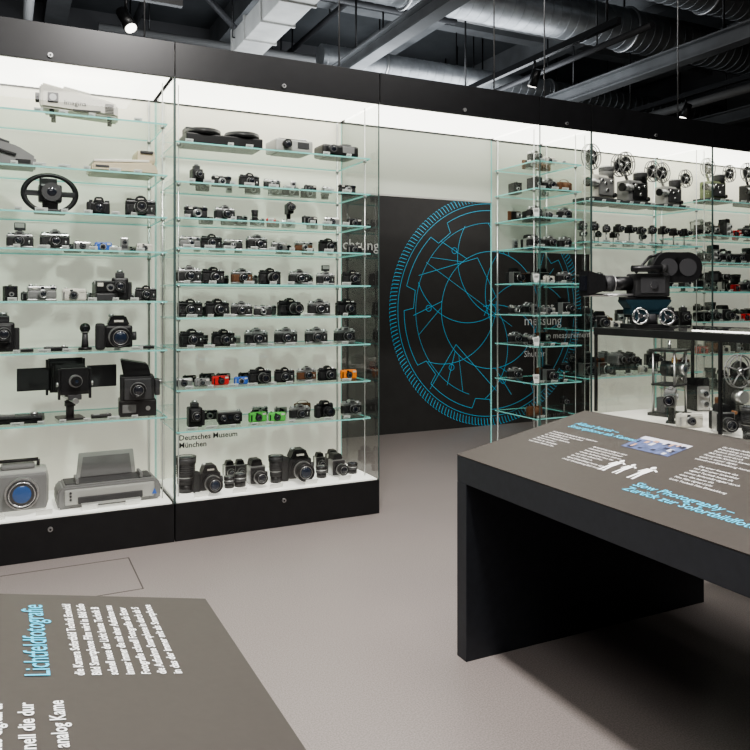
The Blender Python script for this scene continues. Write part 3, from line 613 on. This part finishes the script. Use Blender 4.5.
b.cyl((.12,0,.34),.085,.09,BLK,'y',seg=36); b.cyl((.23,0,.34),.085,.09,BLK,'y',seg=36); b.box((.175,0,.34),(.12,.088,.17),BLK,.006); b.cyl((.12,-.047,.34),.05,.006,DGR,'y'); b.cyl((.23,-.047,.34),.05,.006,DGR,'y'); b.box((.09,0,.29),(.1,.08,.06),BLK,.004)
b.cyl((-.02,-.09,.33),.018,.18,BLK,'x'); b.cyl((.07,-.09,.33),.026,.03,BLKL,'x'); b.tube((-.05,0,.31),(.03,0,.4),.008,BLK); b.tube((.03,0,.4),(.1,0,.42),.008,BLK)
b.cyl((.02,-.075,.24),.02,.02,CHR,'y')
obj('studio_movie_camera',b,(3.67,3.55,VZ1+.0005),math.radians(-22),sc=1.14)
b=MB()
b.box((0,0,.01),(.2,.2,.02),BLK,.003)
for x in(-.08,.08):
    for y in(-.07,.07): b.tube((x,y,.02),(x,y,.42),.008,STL)
b.box((0,0,.42),(.2,.18,.016),BLK,.003); b.box((0,0,.2),(.18,.16,.012),DGR,.003); b.cyl((0,-.02,.3),.05,.12,BLK,'y'); b.cyl((0,-.09,.3),.035,.03,SIL,'y'); b.sph((0,-.1,.3),.025,LENSB,(1,.4,1)); b.cyl((.03,0,.1),.055,.03,BRS,'y',seg=28); b.cyl((-.04,-.02,.12),.035,.03,SIL,'y'); b.tube((0,0,.42),(0,0,.48),.01,CHR); b.box((-.05,.02,.07),(.06,.06,.1),DGR,.004)
b.cyl((.05,-.06,.25),.025,.02,CHR,'y'); b.cyl((-.06,-.06,.36),.02,.02,BRS,'y'); b.tube((-.08,-.07,.2),(.08,-.07,.42),.005,SIL)
obj('optical_printing_apparatus',b,(3.75,3.42,VZ0+.0135),.3,sc=.98)
b=MB(); b.box((0,0,.01),(.18,.16,.02),DGR,.003); b.box((0,.03,.14),(.12,.06,.24),BLK,.008); reel(b,(0,-.02,.3),.09); b.cyl((0,-.03,.16),.035,.06,SIL,'y'); b.cyl((.03,-.02,.07),.02,.03,CHR,'y'); b.tube((0,.02,.2),(0,-.01,.31),.012,BLK); b.tube((-.06,-.02,.08),(-.06,-.06,.08),.01,WOOD)
obj('film_viewer_apparatus',b,(3.80,2.98,VZ0+.0135),-.1,sc=1.05)
VC=empty('vitrine_camera_collection',(3.6,2.6,VZ0))
for k,x,y,s,r in(('s8g',3.52,3.2,1.2,-.9),('cw',3.5,3.05,1.3,-.4),('mf',3.52,2.84,1.1,-.5),('boxc',3.55,2.48,1.4,-.5),('tele',3.5,2.66,1.0,0),('press',3.8,2.66,1.5,-.5),('cr',3.5,2.33,1.3,-.6),('s8',3.76,2.4,1.5,-.6),('foldw',4.05,3.22,1.3,-.4),('tlr',4.1,3.5,1.4,-.3),('rf',3.55,2.1,1.1,-.5),('stereo',3.6,1.7,1.2,-.5),('mfb',4.08,2.83,1.4,-.5),('tlr',4.1,2.5,1.5,-.5),('stand',4.12,3.03,1.8,0),('s8g',4.15,2.66,1.5,-.4)):
    put(VC,k,x,VZ0+.0135,y,r,s)
b=MB(); b.box((0,0,.012),(.16,.26,.024),WOOD,.003); b.box((0,.09,.12),(.17,.03,.18),WOOD,.004); b.box((0,-.09,.11),(.13,.02,.14),WOOD,.004)
for i in range(12):
    t=i/11; s=.1+.04*t; b.box((0,-.075+.15*t,.115),(s+(.01 if i%2 else 0),.01,s+(.01 if i%2 else 0)),mat('red_bellows',(.25,.04,.03),.7),.001)
b.cyl((0,-.12,.115),.03,.06,BRS,'y',seg=24); b.cyl((0,-.15,.115),.034,.012,BRS,'y'); b.sph((0,-.15,.115),.022,LENS,(1,.4,1))
obj('wooden_bellows_camera',b,(3.95,2.1,VZ0+.0135),-.7)
# ------------------------------------------------------------------ reading tables (gabled tops)
def table(name,xl,ya,yb,hz=.845,w=1.40,ap=.11,sl=.2):
    xr=xl+w; xm=xl+w/2; zr=hz+sl*w/2
    E=empty(name,(xm,(ya+yb)/2,0)); c=(xm,(ya+yb)/2,0)
    b=MB()
    sec=[(xl,hz-ap),(xr,hz-ap),(xr,hz),(xm,zr),(xl,hz)]
    b.prism(sec,ya,yb,TBL,bev=.002)
    obj('apron_body',rel(b,c),c,parent=E)
    for i,(p0,p1) in enumerate(((yb-.07,yb),(ya,ya+.07))):
        q=MB(); q.box((xm,(p0+p1)/2,(hz-ap)/2),(w,.07,hz-ap),TBL,.002); obj('leg_slab_%d'%(i+1),rel(q,c),c,parent=E)
    t=MB(); e=.003
    for s,xa,za,xb,zb in((-1,xl,hz,xm,zr),(1,xr,hz,xm,zr)):
        nn=Vector((s*sl,0,1)).normalized()
        o=nn*e; A=Vector((xa,ya,za));B=Vector((xa,yb,za));C=Vector((xb,yb,zb));D=Vector((xb,ya,zb))
        t.quad([A+o,B+o,C+o,D+o],TOPM)
        t.quad([A,A+o,D+o,D],TOPM); t.quad([B,C,C+o,B+o],TOPM); t.quad([A,B,B+o,A+o],TOPM)
    obj('printed_top',rel(t,c),c,parent=E)
    return E
R=table('exhibit_reading_table',1.71,.2,2.69)
Lt=table('exhibit_reading_table',-1.01,-.9,1.633)
SL=Vector((1,0,.2)).normalized()
def onR(Y,w): return (1.71+w,Y,.845+.2*w+.0045)
def onL(X,Y): return (X,Y,.845+.2*(.39-X)+.0045)
bR=(0,-1,0); uR=SL
W1=['Kamera','Bild','und','der','die','das','Fotografie','Smartphone','Sofortbild','mit','einer','heute','wird','Licht','Entwicklung','immer','neue','Technik','Film','digital','schnell','Aufnahme','als','durch','analog','in']
def para(n,wd): return '\n'.join(' '.join(random.choice(W1) for _ in range(wd)) for _ in range(n))
text('title_a','Allzeit bereit –\nSmartphone als Kamera',onR(2.57,.53),bR,uR,.042,CYAN,R,.95,shear=.2,bold=.0003)
text('body_a1',para(7,4),onR(2.57,.41),bR,uR,.0165,WPR,R,1.35)
text('body_a2',para(8,4),onR(2.27,.36),bR,uR,.0165,WPR,R,1.35)
text('title_b','Slow Photography –\nZurück zur Sofortbildfotografie',onR(1.87,.165),bR,uR,.047,CYAN,R,.95,shear=.2,bold=.0004)
text('body_b1',para(7,4),onR(1.87,.60),bR,uR,.0175,WPR,R,1.35)
text('body_b2',para(7,4),onR(1.81,.41),bR,uR,.0175,WPR,R,1.35)
text('body_b3',para(7,4),onR(1.46,.60),bR,uR,.0175,WPR,R,1.35)
text('body_b4',para(7,4),onR(1.42,.41),bR,uR,.0175,WPR,R,1.35)
# printed picture: tiny group of people on a blue-grey ground
c=tuple(R['base'])
PB1=mat('picture_blue',(.10,.13,.26),.5,noise=.5,nscale=30); PB2=mat('picture_light',(.6,.6,.68),.5); PB3=mat('picture_dark',(.02,.02,.04),.5); PB4=mat('picture_skin',(.5,.3,.22),.5)
q=MB()
def pq(ya,yb,wa,wb,m,h=0): q.quad([(p[0],p[1],p[2]+h) for p in (onR(ya,wa),onR(yb,wa),onR(yb,wb),onR(ya,wb))],m)
pq(2.19,1.96,.43,.56,PB1); pq(2.19,1.96,.53,.56,PB2,.0003)
rr=random.Random(3)
for i in range(26):
    y=2.18-rr.random()*.2; wq=.435+rr.random()*.09
    pq(y,y-.008-rr.random()*.018,wq,wq+.01+rr.random()*.02,rr.choice([PB2,PB3,PB3,PB4,PB1]),.0005+.00002*i)
obj('printed_photo',rel(q,c),c,parent=R)
q=MB()
def blob(pts):
    o=len(q.v); q.v+= [onR(2.06-x*.7,.23+y*.8) for x,y in pts]; q.f.append(list(range(o,o+len(pts)))); q.mi.append(q._m(WPR)); q.sm.append(False)
for j,dx in enumerate((0,.09,.2)):
    k=(1,.9,1.1)[j]; W2=lambda pts:[(dx+x*k,y*k) for x,y in pts]
    blob(W2([(.013*math.cos(a*.6283),.1+.014*math.sin(a*.6283)) for a in range(10)]))
    blob(W2([(-.022,.084),(.022,.084),(.017,.03),(-.017,.03)])); blob(W2([(.018,.084),(.045,.07),(.05,.078),(.02,.092)])); blob(W2([(-.016,.03),(-.001,.03),(-.006,-.03),(-.018,-.03)])); blob(W2([(.001,.03),(.016,.03),(.022,-.03),(.01,-.03)])); blob(W2([(-.018,.084),(-.034,.045),(-.027,.042),(-.014,.07)]))
obj('printed_figures',rel(q,c),c,parent=R)
bL=(0,1,0); uL=Vector((-1,0,.2)).normalized()
def lines(name,n,x0,dx,Y0,Y1,size,m,bold=.0005,body=None,jit=.02):
    for i in range(n):
        t=text(name,body or ' '.join(random.choice(W1) for _ in range(7))[:38],onL(x0+i*dx,Y0),bL,uL,size,m,Lt,bold=bold)
        bpy.context.view_layer.update()
        k=(Y1-Y0-random.uniform(0,jit))/max(t.dimensions.x,.01)
        t.scale=(k,1,1)
lines('title',1,.062,0,1.27,1.57,.054,CYAN,.0003,'Lichtfeldfotografie',0)
lines('body_text',7,.112,.0255,1.27,1.585,.021,WPR)
lines('body_text_large',5,-.085,.04,.80,1.20,.030,WPR)
lines('body_text_left',3,-.09,.03,1.3,1.55,.026,WPR)
# ------------------------------------------------------------------ lights
def area(name,loc,size,power,rot=(0,0,0),col=(1,.97,.94)):
    l=bpy.data.lights.new(name,'AREA'); l.size=size; l.energy=power; l.color=col
    o=bpy.data.objects.new(name,l); SC.objects.link(o); o.location=loc; o.rotation_euler=rot
area('ceiling_lamp_key',(.95,2.2,4.5),.35,240)
area('ambient_fill',(3.6,2.2,4.9),2.5,125)  # this and the next two: unseen area lights added for soft ambient
area('ambient_fill.001',(-1.2,1.5,4.9),2.0,75)
area('ambient_fill.002',(.5,-2,4.6),2.5,90)
area('ceiling_lamp_aisle',(4.6,6.4,3.6),.8,30)
area('ceiling_uplight',(4.5,8.3,3.5),3.0,150,(PI,0,0),(.9,.95,1))
area('ceiling_uplight.001',(1.0,7.5,3.4),2.0,55,(PI,0,0),(.9,.95,1))
w=bpy.data.worlds.new('world'); bpy.context.scene.world=w; w.use_nodes=True
w.node_tree.nodes['Background'].inputs[0].default_value=(.5,.52,.55,1); w.node_tree.nodes['Background'].inputs[1].default_value=.2
try: bpy.context.scene.view_settings.look='AgX - Medium High Contrast'
except Exception: pass
# ------------------------------------------------------------------ camera
cd=bpy.data.cameras.new('camera'); cd.sensor_width=36; cd.lens=36; cd.shift_y=-.1
co=bpy.data.objects.new('camera',cd); SC.objects.link(co); co.location=(0,0,1.5); co.rotation_euler=(PI/2,0,-A0)
bpy.context.scene.camera=co
